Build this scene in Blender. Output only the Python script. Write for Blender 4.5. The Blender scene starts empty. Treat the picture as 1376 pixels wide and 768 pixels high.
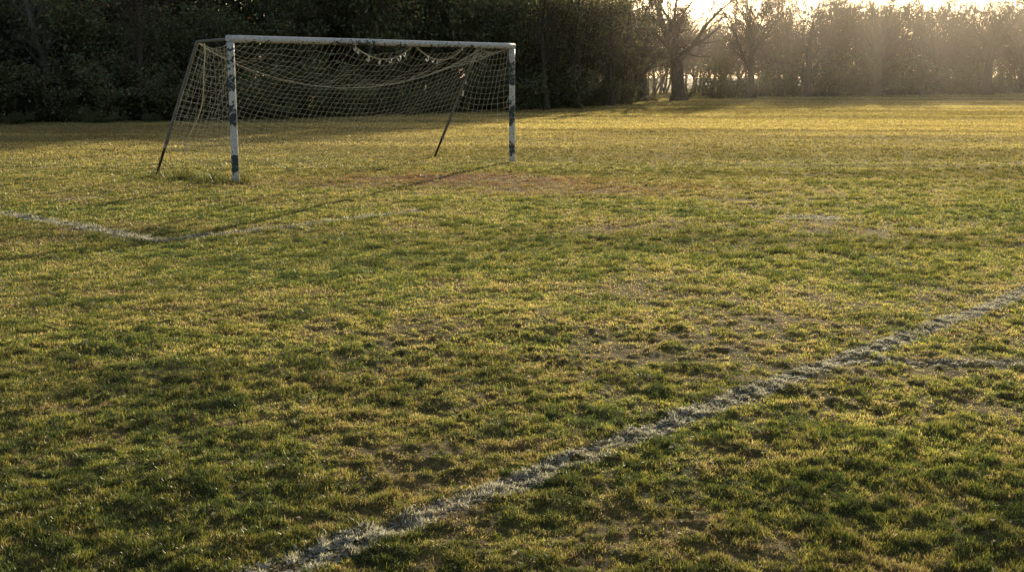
import bpy, math, random
import numpy as np
from mathutils import Vector

C = bpy.context.scene.collection
SC = bpy.context.scene
R_ = math.radians
rs = np.random.default_rng(7)

# ------------------------------------------------------------------ camera
F, YH, H = 1600.0, 103.0, 1.8
PIT = math.atan((384 - YH) / F)


def ray(x, y):
    a = (x - 688) / F
    b = (384 - y) / F
    return np.array([a, math.cos(PIT) + b * math.sin(PIT), -math.sin(PIT) + b * math.cos(PIT)])


def gnd(x, y):
    d = ray(x, y)
    t = -H / d[2]
    return np.array([d[0] * t, d[1] * t])


cam = bpy.data.cameras.new('camera')
co = bpy.data.objects.new('camera', cam)
C.objects.link(co)
co.location = (0, 0, H)
co.rotation_euler = (math.pi / 2 - PIT, 0, 0)
cam.sensor_width = 36
cam.lens = F / 1376 * 36
cam.clip_start = 0.05
cam.clip_end = 3000
SC.camera = co

# ------------------------------------------------------------------ helpers


def tag(o, label=None, cat=None, group=None, kind=None):
    if label: o['label'] = label
    if cat: o['category'] = cat
    if group: o['group'] = group
    if kind: o['kind'] = kind
    return o


def empty(name, loc, rz=0):
    o = bpy.data.objects.new(name, None)
    o.empty_display_size = 0.3
    C.objects.link(o)
    o.location = loc
    o.rotation_euler = (0, 0, rz)
    return o


def mesh_np(name, V, faces, mats, cols=None, mi=None, smooth=False):
    """faces: list of int arrays (n,k); mi: list of material index per face array"""
    me = bpy.data.meshes.new(name)
    V = np.ascontiguousarray(V, dtype=np.float32)
    me.vertices.add(len(V))
    me.vertices.foreach_set('co', V.ravel())
    faces = [f for f in faces if len(f)]
    loops = np.concatenate([f.ravel() for f in faces]).astype(np.int32)
    tot = np.concatenate([np.full(len(f), f.shape[1], np.int32) for f in faces])
    start = np.concatenate([[0], np.cumsum(tot)[:-1]]).astype(np.int32)
    me.loops.add(len(loops))
    me.loops.foreach_set('vertex_index', loops)
    me.polygons.add(len(tot))
    me.polygons.foreach_set('loop_start', start)
    if mi is not None:
        m = np.concatenate([np.full(len(f), k, np.int32) for f, k in zip(faces, mi)])
        me.polygons.foreach_set('material_index', m)
    if smooth:
        me.polygons.foreach_set('use_smooth', np.ones(len(tot), bool))
    else:
        me.polygons.foreach_set('use_smooth', np.zeros(len(tot), bool))
    for m in mats: me.materials.append(m)
    if cols is not None:
        a = me.color_attributes.new('Col', 'FLOAT_COLOR', 'POINT')
        c4 = np.ones((len(V), 4), np.float32)
        c4[:, :3] = cols
        a.data.foreach_set('color', c4.ravel())
    me.update(calc_edges=True)
    return me


def obj(name, me, parent=None, loc=None):
    o = bpy.data.objects.new(name, me)
    C.objects.link(o)
    if parent: o.parent = parent
    if loc is not None: o.location = loc
    return o


def tubes(P, Rr, sides, cap=False):
    """P (N,K,3), Rr (N,K) -> verts, quad faces"""
    P = np.asarray(P, float); Rr = np.asarray(Rr, float)
    N, K, _ = P.shape
    T = np.gradient(P, axis=1)
    T /= np.linalg.norm(T, axis=2, keepdims=True) + 1e-9
    ref = np.zeros((N, 1, 3)); ref[..., 0] = 1
    mean = P[:, -1] - P[:, 0]
    par = np.abs(mean[:, 0]) > 0.8 * (np.linalg.norm(mean, axis=1) + 1e-9)
    ref[par] = (0, 1, 0)
    A = np.cross(T, ref); A /= np.linalg.norm(A, axis=2, keepdims=True) + 1e-9
    B = np.cross(T, A)
    ang = np.arange(sides) * 2 * math.pi / sides
    ring = (A[:, :, None] * np.cos(ang)[None, None, :, None] + B[:, :, None] * np.sin(ang)[None, None, :, None])
    V = P[:, :, None] + ring * Rr[:, :, None, None]
    idx = np.arange(N * K * sides).reshape(N, K, sides)
    a = idx[:, :-1]; b = idx[:, 1:]
    a2 = np.roll(a, -1, axis=2); b2 = np.roll(b, -1, axis=2)
    Fq = np.stack([a, a2, b2, b], axis=-1).reshape(-1, 4)
    return V.reshape(-1, 3), Fq


def join(parts):
    Vs, Fs, off = [], [], 0
    for V, Fq in parts:
        Vs.append(V); Fs.append(Fq + off); off += len(V)
    return np.concatenate(Vs), np.concatenate(Fs)


# ------------------------------------------------------------------ numpy noise
def _h(ix, iy, seed):
    n = (ix.astype(np.int64) * 374761393 + iy.astype(np.int64) * 668265263 + seed * 974634777) & 0xffffffff
    n = ((n ^ (n >> 13)) * 1274126177) & 0xffffffff
    n = n ^ (n >> 16)
    return (n & 0xffff) / 65535.0


def vn(x, y, s=0):
    ix = np.floor(x); iy = np.floor(y)
    fx = x - ix; fy = y - iy
    fx = fx * fx * fx * (fx * (fx * 6 - 15) + 10); fy = fy * fy * fy * (fy * (fy * 6 - 15) + 10)
    ix = ix.astype(np.int64); iy = iy.astype(np.int64)
    a = _h(ix, iy, s); b = _h(ix + 1, iy, s); c = _h(ix, iy + 1, s); d = _h(ix + 1, iy + 1, s)
    return (a + (b - a) * fx) * (1 - fy) + (c + (d - c) * fx) * fy


def rot(x, y, a):
    c, s = math.cos(a), math.sin(a)
    return c * x - s * y, s * x + c * y


def fbm(x, y, f, s, o=3):
    t = 0; w = 1; W = 0
    for i in range(o):
        xr, yr = rot(x, y, 0.6 + i * 1.1 + s)
        t = t + w * vn(xr * f + s * 3.1, yr * f - s * 1.7, s * 7 + i)
        W += w; w *= 0.5; f *= 2.1
    return t / W


def sm(a, b, x):
    t = np.clip((x - a) / (b - a), 0, 1)
    return t * t * (3 - 2 * t)


# ------------------------------------------------------------------ the pitch: fields
def tussock(x, y):
    return np.maximum(sm(.62, .74, fbm(x, y, 5.2, 41, 2)), .9 * sm(.63, .72, fbm(x, y, 10, 42, 2)))


def height(x, y):
    r = np.hypot(x, y)
    z = 0.05 * (fbm(x, y, 0.22, 1, 2) - 0.5) + 0.022 * (fbm(x, y, 0.9, 2, 2) - 0.5)
    z = z + 0.016 * (1 - .6 * sm(8.5, 14, r)) * (fbm(x, y, 2.9, 3, 2) - 0.5) * (1 - sm(35, 60, r))
    cl = fbm(x, y, 7.5, 4, 2)
    mf = 1 - (.6 + .3 * sm(2., -1., x)) * sm(7.5, 11, r)
    tu = tussock(x, y)
    z = z + .013 * tu * mf * (1 - sm(28, 50, r)) - .010 * mf * sm(.60, .74, fbm(x, y, 3.4, 45, 2)) * (1 - sm(20, 40, r))
    z = z + (0.006 * (sm(0.48, 0.8, cl)) - 0.004 * sm(0.5, 0.2, cl)) * mf * (1 - sm(18, 34, r))
    z = z + 0.015 * (fbm(x, y, 23, 5, 2) - 0.5) * (1 - sm(8, 16, r))
    return z


PATCH = [  # px, py, rx m, ry m, strength : worn soil
    (585, 240, 2.0, 1.0, 1.0), (690, 245, 2.0, .9, .8), (490, 247, 1.3, .6, .5), (830, 255, 2.5, 1.2, .5), (760, 300, 2.2, 1.4, .35),
    (440, 400, 1.1, .9, .75), (330, 420, .8, .6, .5), (560, 440, 1.3, .8, .55), (640, 545, .7, .35, .5), (720, 480, .9, .5, .45),
    (860, 380, 1.4, .7, .4), (1000, 470, .8, .4, .25), (960, 300, 2.2, 1.0, .4),
    (1010, 610, .5, .25, .5), (800, 670, .45, .25, .45), (1230, 545, .5, .3, .45), (920, 720, .4, .2, .4), (560, 610, .5, .3, .5),
    (100, 545, .35, .15, .6), (440, 222, .9, .35, .9), (208, 240, .3, .2, 1.0), (317, 249, .4, .25, 1.), (690, 220, .5, .3, 1.)]
PG = [(gnd(p[0], p[1]), p[2], p[3], p[4]) for p in PATCH]
GREEN = [(100, 470, 2.2, 2.2, .45), (60, 700, .9, .7, .6), (240, 620, 1., .6, .3), (1300, 620, .9, .6, .3), (470, 340, 2., 2., .6),
         (1120, 700, .6, .4, .3), (620, 350, 1.4, .9, .5), (270, 243, .7, .3, 1.)]
GG = [(gnd(p[0], p[1]), p[2], p[3], p[4]) for p in GREEN]


def bare(x, y):
    b = np.zeros_like(x)
    for (c, rx, ry, s) in PG:
        d = ((x - c[0]) / rx) ** 2 + ((y - c[1]) / ry) ** 2
        b = np.maximum(b, s * np.exp(-d))
    g = np.zeros_like(x)
    for (c, rx, ry, s) in GG:
        d = ((x - c[0]) / rx) ** 2 + ((y - c[1]) / ry) ** 2
        g = np.maximum(g, s * np.exp(-d))
    n = fbm(x, y, .55, 11, 3)
    n2 = fbm(x, y, 3.1, 12, 3)
    v = b * 0.85 + (n - .5) * 1.1 + (n2 - .5) * .9 - g * .55 + .26
    return np.clip(v, 0, 1), g


LINES = []  # (name, p0, p1, halfwidth, seed, strength, label)


def L_(name, a, b, w, s, st, label):
    LINES.append((name, gnd(*a), gnd(*b), w, s, st, label))


d_ = gnd(1376, 393) - gnd(340, 768); d_ /= np.linalg.norm(d_)
L_('penalty_area_line', (315, 790.5), (1470, 357.8), .095, 31, 1.05, 'long faded chalk line running diagonally across the near turf')
L_('side_line', (1140, 486), (1500, 489), .085, 32, .85, 'short faded chalk line branching off the long diagonal line to the right')
L_('goal_area_line', (-90, 271), (222, 323), .14, 33, 1.1, 'chalk line coming in from the left edge to a corner near the goal')
L_('goal_area_line', (216, 322), (570, 283), .12, 34, .64, 'worn chalk line from the corner, parallel to the goal mouth')
L_('goal_line', (70, 270), (135, 265), .12, 35, .7, 'scrap of faded chalk line left of the goal')
L_('penalty_spot', (1055, 293), (1128, 293), .21, 36, 1.3, 'faded chalk mark out on the right of the turf')


def linemask(x, y, L):
    _, a, b, w, s, st, _ = L
    d = b - a; n = np.linalg.norm(d); d = d / n
    t = (x - a[0]) * d[0] + (y - a[1]) * d[1]
    q = -(x - a[0]) * d[1] + (y - a[1]) * d[0] + .05 * (fbm(t, t * 0 + s, 1.6, s, 2) - .5)
    edge = 1 - sm(w * .45, w * 1.35, np.abs(q))
    inside = (t > 0) & (t < n)
    worn = fbm(x, y, 7.5, s, 3) * .8 + fbm(t, t * 0, .9, s + 1, 2) * .4 - .06
    return np.where(inside, np.clip(edge * st * sm(.05, .6, worn) , 0, 1), 0)


# ------------------------------------------------------------------ node helpers
def nodes(name):
    m = bpy.data.materials.new(name)
    m.use_nodes = True
    nt = m.node_tree
    nt.nodes.clear()
    return m, nt, nt.nodes.new('ShaderNodeOutputMaterial')


def N(nt, t, **k):
    n = nt.nodes.new(t)
    for a, b in k.items():
        if a.startswith('i_'):
            n.inputs[a[2:].replace('_', ' ')].default_value = b
        else:
            setattr(n, a, b)
    return n


def noise(nt, scale, detail=4, rough=.6, co=None):
    n = N(nt, 'ShaderNodeTexNoise')
    n.inputs['Scale'].default_value = scale
    n.inputs['Detail'].default_value = detail
    n.inputs['Roughness'].default_value = rough
    if co is not None: nt.links.new(co, n.inputs['Vector'])
    return n


def ramp(nt, fac, stops):
    n = N(nt, 'ShaderNodeValToRGB')
    e = n.color_ramp.elements
    while len(e) < len(stops): e.new(0.5)
    for i, (p, c) in enumerate(stops):
        e[i].position = p
        e[i].color = (*c, 1) if not isinstance(c, (int, float)) else (c, c, c, 1)
    nt.links.new(fac, n.inputs[0])
    return n


def mixc(nt, fac, a, b, mode='MIX'):
    n = N(nt, 'ShaderNodeMix', data_type='RGBA', blend_type=mode)
    for s, v in ((n.inputs[0], fac), (n.inputs[6], a), (n.inputs[7], b)):
        if hasattr(v, 'links'): nt.links.new(v, s)
        elif isinstance(v, (int, float)): s.default_value = v
        else: s.default_value = (*v, 1)
    return n.outputs[2]


def math_(nt, op, a, b=None, clamp=False):
    n = N(nt, 'ShaderNodeMath', operation=op, use_clamp=clamp)
    for s, v in zip(n.inputs, (a, b)):
        if v is None: continue
        if hasattr(v, 'links'): nt.links.new(v, s)
        else: s.default_value = v
    return n.outputs[0]


def mat_blade(name, trans=.5, gloss=.06, rough=.35, objvar=0.0):
    m, nt, out = nodes(name)
    at = N(nt, 'ShaderNodeAttribute', attribute_name='Col')
    col = at.outputs['Color']
    if objvar:
        oi = N(nt, 'ShaderNodeObjectInfo')
        v = ramp(nt, oi.outputs['Random'], [(0, 1 - objvar), (1, 1 + objvar)])
        col = mixc(nt, 1.0, col, v.outputs[0], 'MULTIPLY')
    d = N(nt, 'ShaderNodeBsdfDiffuse'); nt.links.new(col, d.inputs[0])
    t = N(nt, 'ShaderNodeBsdfTranslucent')
    tc = mixc(nt, 1.0, col, (1.28, 1.22, .92), 'MULTIPLY')
    nt.links.new(tc, t.inputs[0])
    mx = N(nt, 'ShaderNodeMixShader'); mx.inputs[0].default_value = trans
    nt.links.new(d.outputs[0], mx.inputs[1]); nt.links.new(t.outputs[0], mx.inputs[2])
    g = N(nt, 'ShaderNodeBsdfGlossy'); g.inputs['Roughness'].default_value = rough
    g.inputs[0].default_value = (.9, .9, .85, 1)
    m2 = N(nt, 'ShaderNodeMixShader'); m2.inputs[0].default_value = gloss
    nt.links.new(mx.outputs[0], m2.inputs[1]); nt.links.new(g.outputs[0], m2.inputs[2])
    nt.links.new(m2.outputs[0], out.inputs[0])
    return m


def mat_ground():
    m, nt, out = nodes('turf_soil')
    at = N(nt, 'ShaderNodeAttribute', attribute_name='Col')
    tc = N(nt, 'ShaderNodeTexCoord')
    n1 = noise(nt, 38, 6, .7, tc.outputs['Object'])
    n2 = noise(nt, 140, 3, .6, tc.outputs['Object'])
    v = ramp(nt, n1.outputs[0], [(.32, .35), (.68, 1.6)])
    v2 = ramp(nt, n2.outputs[0], [(.38, .5), (.62, 1.5)])
    c = mixc(nt, 1., at.outputs['Color'], v.outputs[0], 'MULTIPLY')
    c = mixc(nt, 1., c, v2.outputs[0], 'MULTIPLY')
    p = N(nt, 'ShaderNodeBsdfPrincipled')
    p.inputs['Roughness'].default_value = .95
    p.inputs['Specular IOR Level'].default_value = .1
    nt.links.new(c, p.inputs['Base Color'])
    b = N(nt, 'ShaderNodeBump'); b.inputs['Strength'].default_value = 1.; b.inputs['Distance'].default_value = .02
    nt.links.new(n1.outputs[0], b.inputs['Height']); nt.links.new(b.outputs[0], p.inputs['Normal'])
    nt.links.new(p.outputs[0], out.inputs[0])
    return m


def mat_bark(name, c0, c1, sc=6):
    m, nt, out = nodes(name)
    tc = N(nt, 'ShaderNodeTexCoord')
    mp = N(nt, 'ShaderNodeMapping'); mp.inputs['Scale'].default_value = (1, 1, .25)
    nt.links.new(tc.outputs['Object'], mp.inputs[0])
    n1 = noise(nt, sc * 3, 5, .65, mp.outputs[0])
    c = ramp(nt, n1.outputs[0], [(.3, c0), (.7, c1)])
    p = N(nt, 'ShaderNodeBsdfPrincipled'); p.inputs['Roughness'].default_value = .9
    p.inputs['Specular IOR Level'].default_value = .15
    nt.links.new(c.outputs[0], p.inputs['Base Color'])
    b = N(nt, 'ShaderNodeBump'); b.inputs['Strength'].default_value = .7; b.inputs['Distance'].default_value = .03
    nt.links.new(n1.outputs[0], b.inputs['Height']); nt.links.new(b.outputs[0], p.inputs['Normal'])
    nt.links.new(p.outputs[0], out.inputs[0])
    return m


def mat_peel(name, stops, axis=2, length=2.44, base=(.035, .052, .056), edge=0):
    """flaking white paint over a dark slate tube; stops: bare-ness along the length (0..1)"""
    m, nt, out = nodes(name)
    tc = N(nt, 'ShaderNodeTexCoord')
    sp = N(nt, 'ShaderNodeSeparateXYZ'); nt.links.new(tc.outputs['Object'], sp.inputs[0])
    z = math_(nt, 'DIVIDE', sp.outputs[axis], length)
    nb = noise(nt, 9.5, 3, .55, tc.outputs['Object'])
    nm = noise(nt, 14, 6, .7, tc.outputs['Object'])
    nf = noise(nt, 60, 4, .65, tc.outputs['Object'])
    zw = math_(nt, 'ADD', z, math_(nt, 'MULTIPLY', math_(nt, 'SUBTRACT', nb.outputs[0], .5), .22))
    r = ramp(nt, zw, stops)
    r.color_ramp.interpolation = 'LINEAR'
    s = math_(nt, 'ADD', r.outputs[0], math_(nt, 'MULTIPLY', math_(nt, 'SUBTRACT', nm.outputs[0], .5), 2.6))
    s = math_(nt, 'SUBTRACT', s, .10)
    if edge:
        low = math_(nt, 'MULTIPLY', sp.outputs[2], -edge)      # lower side peels more
        s = math_(nt, 'ADD', s, low)
    fac = ramp(nt, s, [(.49, 0.), (.515, 1.)])
    paint = ramp(nt, nf.outputs[0], [(.3, (.78, .77, .75)), (.6, (.90, .89, .87))])
    grime = ramp(nt, nm.outputs[0], [(.38, (.62, .57, .5)), (.55, (1, 1, 1))])
    pc = mixc(nt, .8, paint.outputs[0], grime.outputs[0], 'MULTIPLY')
    bc = ramp(nt, nf.outputs[0], [(.35, base), (.62, tuple(b * 1.9 for b in base)), (.72, (.075, .045, .028))])
    c = mixc(nt, fac.outputs[0], pc, bc.outputs[0])
    p = N(nt, 'ShaderNodeBsdfPrincipled')
    nt.links.new(c, p.inputs['Base Color'])
    rr = ramp(nt, fac.outputs[0], [(0, .45), (1, .7)])
    nt.links.new(rr.outputs[0], p.inputs['Roughness'])
    hgt = math_(nt, 'SUBTRACT', 1., fac.outputs[0])
    hgt = math_(nt, 'ADD', hgt, math_(nt, 'MULTIPLY', nf.outputs[0], .3))
    b = N(nt, 'ShaderNodeBump'); b.inputs['Strength'].default_value = .6; b.inputs['Distance'].default_value = .003
    nt.links.new(hgt, b.inputs['Height']); nt.links.new(b.outputs[0], p.inputs['Normal'])
    nt.links.new(p.outputs[0], out.inputs[0])
    return m


def mat_simple(name, c0, c1, scale=30, rough=.7, metal=0, trans=0):
    m, nt, out = nodes(name)
    tc = N(nt, 'ShaderNodeTexCoord')
    n1 = noise(nt, scale, 5, .65, tc.outputs['Object'])
    c = ramp(nt, n1.outputs[0], [(.35, c0), (.65, c1)])
    p = N(nt, 'ShaderNodeBsdfPrincipled'); p.inputs['Roughness'].default_value = rough
    p.inputs['Metallic'].default_value = metal
    nt.links.new(c.outputs[0], p.inputs['Base Color'])
    sh = p.outputs[0]
    if trans:
        t = N(nt, 'ShaderNodeBsdfTranslucent'); nt.links.new(c.outputs[0], t.inputs[0])
        mx = N(nt, 'ShaderNodeMixShader'); mx.inputs[0].default_value = trans
        nt.links.new(sh, mx.inputs[1]); nt.links.new(t.outputs[0], mx.inputs[2]); sh = mx.outputs[0]
    nt.links.new(sh, out.inputs[0])
    return m


# ------------------------------------------------------------------ ground sheet
def lerp3(a, b, t):
    return a[None, :] * (1 - t[:, None]) + b[None, :] * t[:, None]


SOIL = np.array([.14, .088, .045]); THATCH = np.array([.31, .215, .09]); MOSS = np.array([.085, .09, .028])
RED = np.array([.27, .15, .085])


def redness(x, y):
    red = np.zeros_like(x)
    for (cc, rx, ry, s) in PG[:4]:
        red = np.maximum(red, s * np.exp(-(((x - cc[0]) / rx) ** 2 + ((y - cc[1]) / ry) ** 2)))
    return red * sm(.2, .5, fbm(x, y, 2.5, 71, 3))


def ground_col(x, y):
    b, g = bare(x, y)
    f = fbm(x, y, 9, 21, 3)
    c = lerp3(MOSS, THATCH, np.clip(f * 1.6 - .45 + .4 * b, 0, 1))
    red = redness(x, y)
    c = c * (1 - (red * .75)[:, None]) + RED[None] * (red * .75)[:, None]
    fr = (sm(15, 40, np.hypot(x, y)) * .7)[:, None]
    c = c * (1 - fr) + np.array([[.30, .24, .09]]) * fr  # far ground coloured bright yellow to imitate the glow of backlit grass
    s = sm(.5, .75, fbm(x, y, 4, 22, 3)) * .65 * (1 - sm(15, 35, y))
    return c * (1 - s[:, None]) + SOIL[None] * s[:, None]


def build_ground():
    rad = [0.0]
    r = .6
    while r < 2.6: rad.append(r); r *= 1.05
    while r < 45: rad.append(r); r *= 1.0048
    while r < 170: rad.append(r); r *= 1.012
    while r < 1500: rad.append(r); r *= 1.09
    rad = np.array(rad[1:])
    fine = np.linspace(R_(90 - 46), R_(90 + 46), 1040)
    coarse = np.linspace(R_(90 + 46), R_(90 - 46 + 360), 80)[1:-1]
    th = np.concatenate([fine, coarse])
    n = len(th)
    X = (rad[:, None] * np.cos(th)[None]).ravel(); Y = (rad[:, None] * np.sin(th)[None]).ravel()
    Z = height(X, Y)
    V = np.stack([X, Y, Z], 1)
    V = np.concatenate([V, [[0, 0, 0]]])
    idx = np.arange(len(rad) * n).reshape(len(rad), n)
    a = idx[:-1]; b = idx[1:]
    Fq = np.stack([a, b, np.roll(b, -1, 1), np.roll(a, -1, 1)], -1).reshape(-1, 4)
    cen = np.full(n, len(V) - 1)
    Ft = np.stack([cen, idx[0], np.roll(idx[0], -1)], 1)
    cols = np.concatenate([ground_col(X, Y), [SOIL]])
    me = mesh_np('ground', V, [Fq, Ft], [mat_ground()], cols, smooth=True)
    o = obj('ground', me)
    tag(o, kind='structure')


# ------------------------------------------------------------------ grass blades
def blades(x, y, h, w, lean, col, tipcol, seed, near):
    g = np.random.default_rng(seed)
    n = len(x)
    az = g.uniform(0, 2 * math.pi, n)            # facing
    far = sm(18, 45, y)
    az = az * (1 - far) + (g.normal(0, .5, n)) * far
    la = g.uniform(0, 2 * math.pi, n)            # lean dir
    z0 = height(x, y) - .004
    wx = np.cos(az) * w / 2; wy = np.sin(az) * w / 2
    lx = np.cos(la) * lean * h; ly = np.sin(la) * lean * h
    hz = h * np.sqrt(np.clip(1 - lean ** 2 * .8, .05, 1))
    P = np.stack([x, y, z0], 1)
    Wv = np.stack([wx, wy, np.zeros(n)], 1)
    tip = P + np.stack([lx, ly, hz], 1)
    if near:
        mid = P + np.stack([lx * .32, ly * .32, hz * .6], 1)
        V = np.stack([P - Wv, P + Wv, mid + Wv * .8, mid - Wv * .8, tip], 1).reshape(-1, 3)
        i = np.arange(n)[:, None] * 5
        Fq = i + np.array([[0, 1, 2, 3]]); Ft = i + np.array([[3, 2, 4]])
        k = np.stack([col, col, (col + tipcol) / 2, (col + tipcol) / 2, tipcol], 1).reshape(-1, 3)
        return V, Fq, Ft, k
    V = np.stack([P - Wv, P + Wv, tip + Wv * .35, tip - Wv * .35], 1).reshape(-1, 3)
    i = np.arange(n)[:, None] * 4
    k = np.stack([col, col, tipcol, tipcol], 1).reshape(-1, 3)
    return V, i + np.array([[0, 1, 2, 3]]), np.zeros((0, 3), int), k


GRN = np.array([.235, .285, .066]); OLV = np.array([.43, .41, .095]); STRAW = np.array([.60, .52, .22]); DKG = np.array([.115, .17, .05])
TAN = np.array([.50, .37, .19]); CHALK = np.array([.82, .80, .74]); RUST = np.array([.42, .225, .13])


def segd(x, y, a, b):
    d = b - a
    t = np.clip(((x - a[0]) * d[0] + (y - a[1]) * d[1]) / (d @ d), 0, 1)
    return np.hypot(x - a[0] - t * d[0], y - a[1] - t * d[1])


SB = (gnd(208, 238), gnd(322, 247))


def build_grass():
    near = mat_blade('grass_blade', .66, .06, .36)
    chalkm = mat_blade('chalk_grass', .55, .03, .5)
    SETS = [  # ymin, ymax, count, near
        (2.3, 9.0, 1450000, True), (9.0, 24.0, 930000, False), (24.0, 150.0, 930000, False)]
    acc = dict(V=[], Q=[], T=[], K=[], off=0)
    lacc = [dict(V=[], Q=[], T=[], K=[], off=0) for _ in LINES]

    def put(A, V, Q, T, K):
        A['V'].append(V); A['Q'].append(Q + A['off']); A['T'].append(T + A['off']); A['K'].append(K); A['off'] += len(V)

    for si, (y0, y1, cnt, nr) in enumerate(SETS):
        g = np.random.default_rng(100 + si)
        # constant density on screen: pdf of y ~ 1/y
        y = y0 * (y1 / y0) ** g.uniform(0, 1, cnt)
        x = g.uniform(-1, 1, cnt) * (y * .5 + 2.0)
        b, gr = bare(x, y)
        tuft = fbm(x, y, 7.5, 4, 2)                # same field as the clods
        tuft2 = fbm(x, y, 2.4, 15, 3)
        fine = fbm(x, y, 17, 16, 2)
        tus = tussock(x, y)
        tuft = .15 * tuft + .35 * fbm(x, y, 12, 17, 2) + .5 * fbm(x, y, 27, 19, 2)
        dens = .35 + 1.25 * sm(.35, .62, tuft) * (1 - .45 * b) + .35 * (fine - .5) - .85 * sm(.3, .8, b) + gr * .35 + tus * .6
        dens = dens + .6 * sm(16, 34, y)
        keep = g.uniform(0, 1, cnt) < np.clip(dens, .27, 1)
        x, y, b, gr, tuft, tuft2, fine, tus = [a[keep] for a in (x, y, b, gr, tuft, tuft2, fine, tus)]
        n = len(x)
        h = (.012 + .014 * sm(.40, .62, tuft) + .010 * gr) * g.uniform(.6, 1.35, n) * (1 - .45 * sm(.35, .9, b)) 
        ev = (.62 + .3 * sm(2., -1., x)) * sm(7.5, 11, y)
        h = h * (1 - ev) + ev * .021 * g.uniform(.85, 1.15, n)
        h *= 1 + (.3 + 1.1 * sm(8, 13, y)) * tus
        foot = np.exp(-(segd(x, y, SB[0], SB[1]) / .25) ** 2) * g.uniform(0, 1, n)
        h *= 1 + 5.0 * foot
        h *= 1 + .25 * sm(20, 60, y)
        w = np.maximum(.0034, y / 1190 * (.6 + .3 * sm(18, 30, y))) * g.uniform(.7, 1.3, n)
        lean = np.clip(g.beta(2.2, 1.9, n) * 1.05, 0, .97)
        fin2 = fbm(x, y, 15, 18, 2)
        q = g.uniform(0, 1, n) + (tuft2 - .5) * .9 + (fin2 - .5) * 1.5 + (b - .35) * .9 - gr * .18 + .32 - .35 * tus
        q = q - 1.1 * foot
        c = np.where((q < .18)[:, None], DKG, np.where((q < .55)[:, None], GRN, np.where((q < .98)[:, None], OLV, np.where((q < 1.3)[:, None], STRAW, TAN))))
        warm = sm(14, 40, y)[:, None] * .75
        c = c * (1 - warm) + ((OLV * .5 + STRAW * .62) * np.array([1.08, .96, 1.25]))[None] * warm  # golden sunlight painted into the colour of the far blades
        c = c * g.uniform(.65, 1.3, n)[:, None]
        lean = lean * (1 - .35 * sm(16, 34, y))
        rd = np.clip(redness(x, y) * 1.15, 0, 1)[:, None]
        c = c * (1 - rd) + RUST[None] * g.uniform(.7, 1.2, n)[:, None] * rd
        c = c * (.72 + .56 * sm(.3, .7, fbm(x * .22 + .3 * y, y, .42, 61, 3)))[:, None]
        flat = g.uniform(0, 1, n) < (.10 + .22 * b) * (1 - .8 * sm(16, 34, y))    # dead straw lying down
        lean = np.where(flat, .97, lean)
        c = np.where(flat[:, None], (STRAW * .75)[None] * g.uniform(.45, 1.25, n)[:, None], c)
        c = c * (1 - .35 * tus[:, None]) * (1 - .6 * foot[:, None])  # painted shade: dark tussock sides, net shadow on the green goal-foot tufts
        tip = c * 1.12 + np.array([.012, .008, 0])
        # chalked blades go to the line objects
        taken = np.zeros(n, bool)
        for li, L in enumerate(LINES):
            m = linemask(x, y, L)
            s = (g.uniform(0, 1, n) < m * 1.35) & ~taken
            if s.any():
                taken |= s
                ck = CHALK[None] * g.uniform(.5, 1.0, s.sum())[:, None]
                ck = ck * .9 + c[s] * .12
                put(lacc[li], *blades(x[s], y[s], h[s] * .85, w[s] * 1.25, np.clip(lean[s] * 1.25, 0, .96), ck * .92, ck, 300 + si * 20 + li, nr))
        o = ~taken
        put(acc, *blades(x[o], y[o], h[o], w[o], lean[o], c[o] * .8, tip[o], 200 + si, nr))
    me = mesh_np('grass', np.concatenate(acc['V']), [np.concatenate(acc['Q']), np.concatenate(acc['T'])], [near], np.concatenate(acc['K']))
    o = obj('grass', me)
    tag(o, 'short rough olive and straw coloured grass covering the pitch', 'grass', kind='stuff')
    # lines: chalk crust on the soil + chalked blades
    for li, L in enumerate(LINES):
        name, a, b, w, s, st, label = L
        d = b - a; n = np.linalg.norm(d); d /= n
        dist = np.hypot(*((a + b) / 2))
        cell = .004 + .0014 * dist
        tt = np.arange(0, n, cell); qq = np.arange(-w * 1.8, w * 1.8, cell)
        Tm, Qm = np.meshgrid(tt, qq, indexing='ij')
        g = np.random.default_rng(500 + li)
        cx = a[0] + d[0] * (Tm + cell / 2) - d[1] * (Qm + cell / 2); cy = a[1] + d[1] * (Tm + cell / 2) + d[0] * (Qm + cell / 2)
        m = linemask(cx.ravel(), cy.ravel(), L)
        keep = g.uniform(0, 1, len(m)) < m * .38
        T0, Q0 = Tm.ravel()[keep], Qm.ravel()[keep]
        A = lacc[li]
        if keep.any():
            cs = []
            for (ot, oq) in ((0, 0), (1, 0), (1, 1), (0, 1)):
                jt = T0 + ot * cell + g.uniform(-.35, .35, len(T0)) * cell; jq = Q0 + oq * cell + g.uniform(-.35, .35, len(T0)) * cell
                X = a[0] + d[0] * jt - d[1] * jq; Y = a[1] + d[1] * jt + d[0] * jq
                cs.append(np.stack([X, Y, height(X, Y) + .005], 1))
            V = np.stack(cs, 1).reshape(-1, 3)
            kk = CHALK[None] * g.uniform(.35, .75, len(T0))[:, None]
            put(A, V, np.arange(len(T0))[:, None] * 4 + np.array([[0, 1, 2, 3]]), np.zeros((0, 3), int), np.repeat(kk, 4, 0))
        me = mesh_np(name, np.concatenate(A['V']), [np.concatenate(A['Q']), np.concatenate(A['T'])], [chalkm], np.concatenate(A['K']))
        o = obj(name, me)
        tag(o, label, None, kind='structure')


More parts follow.
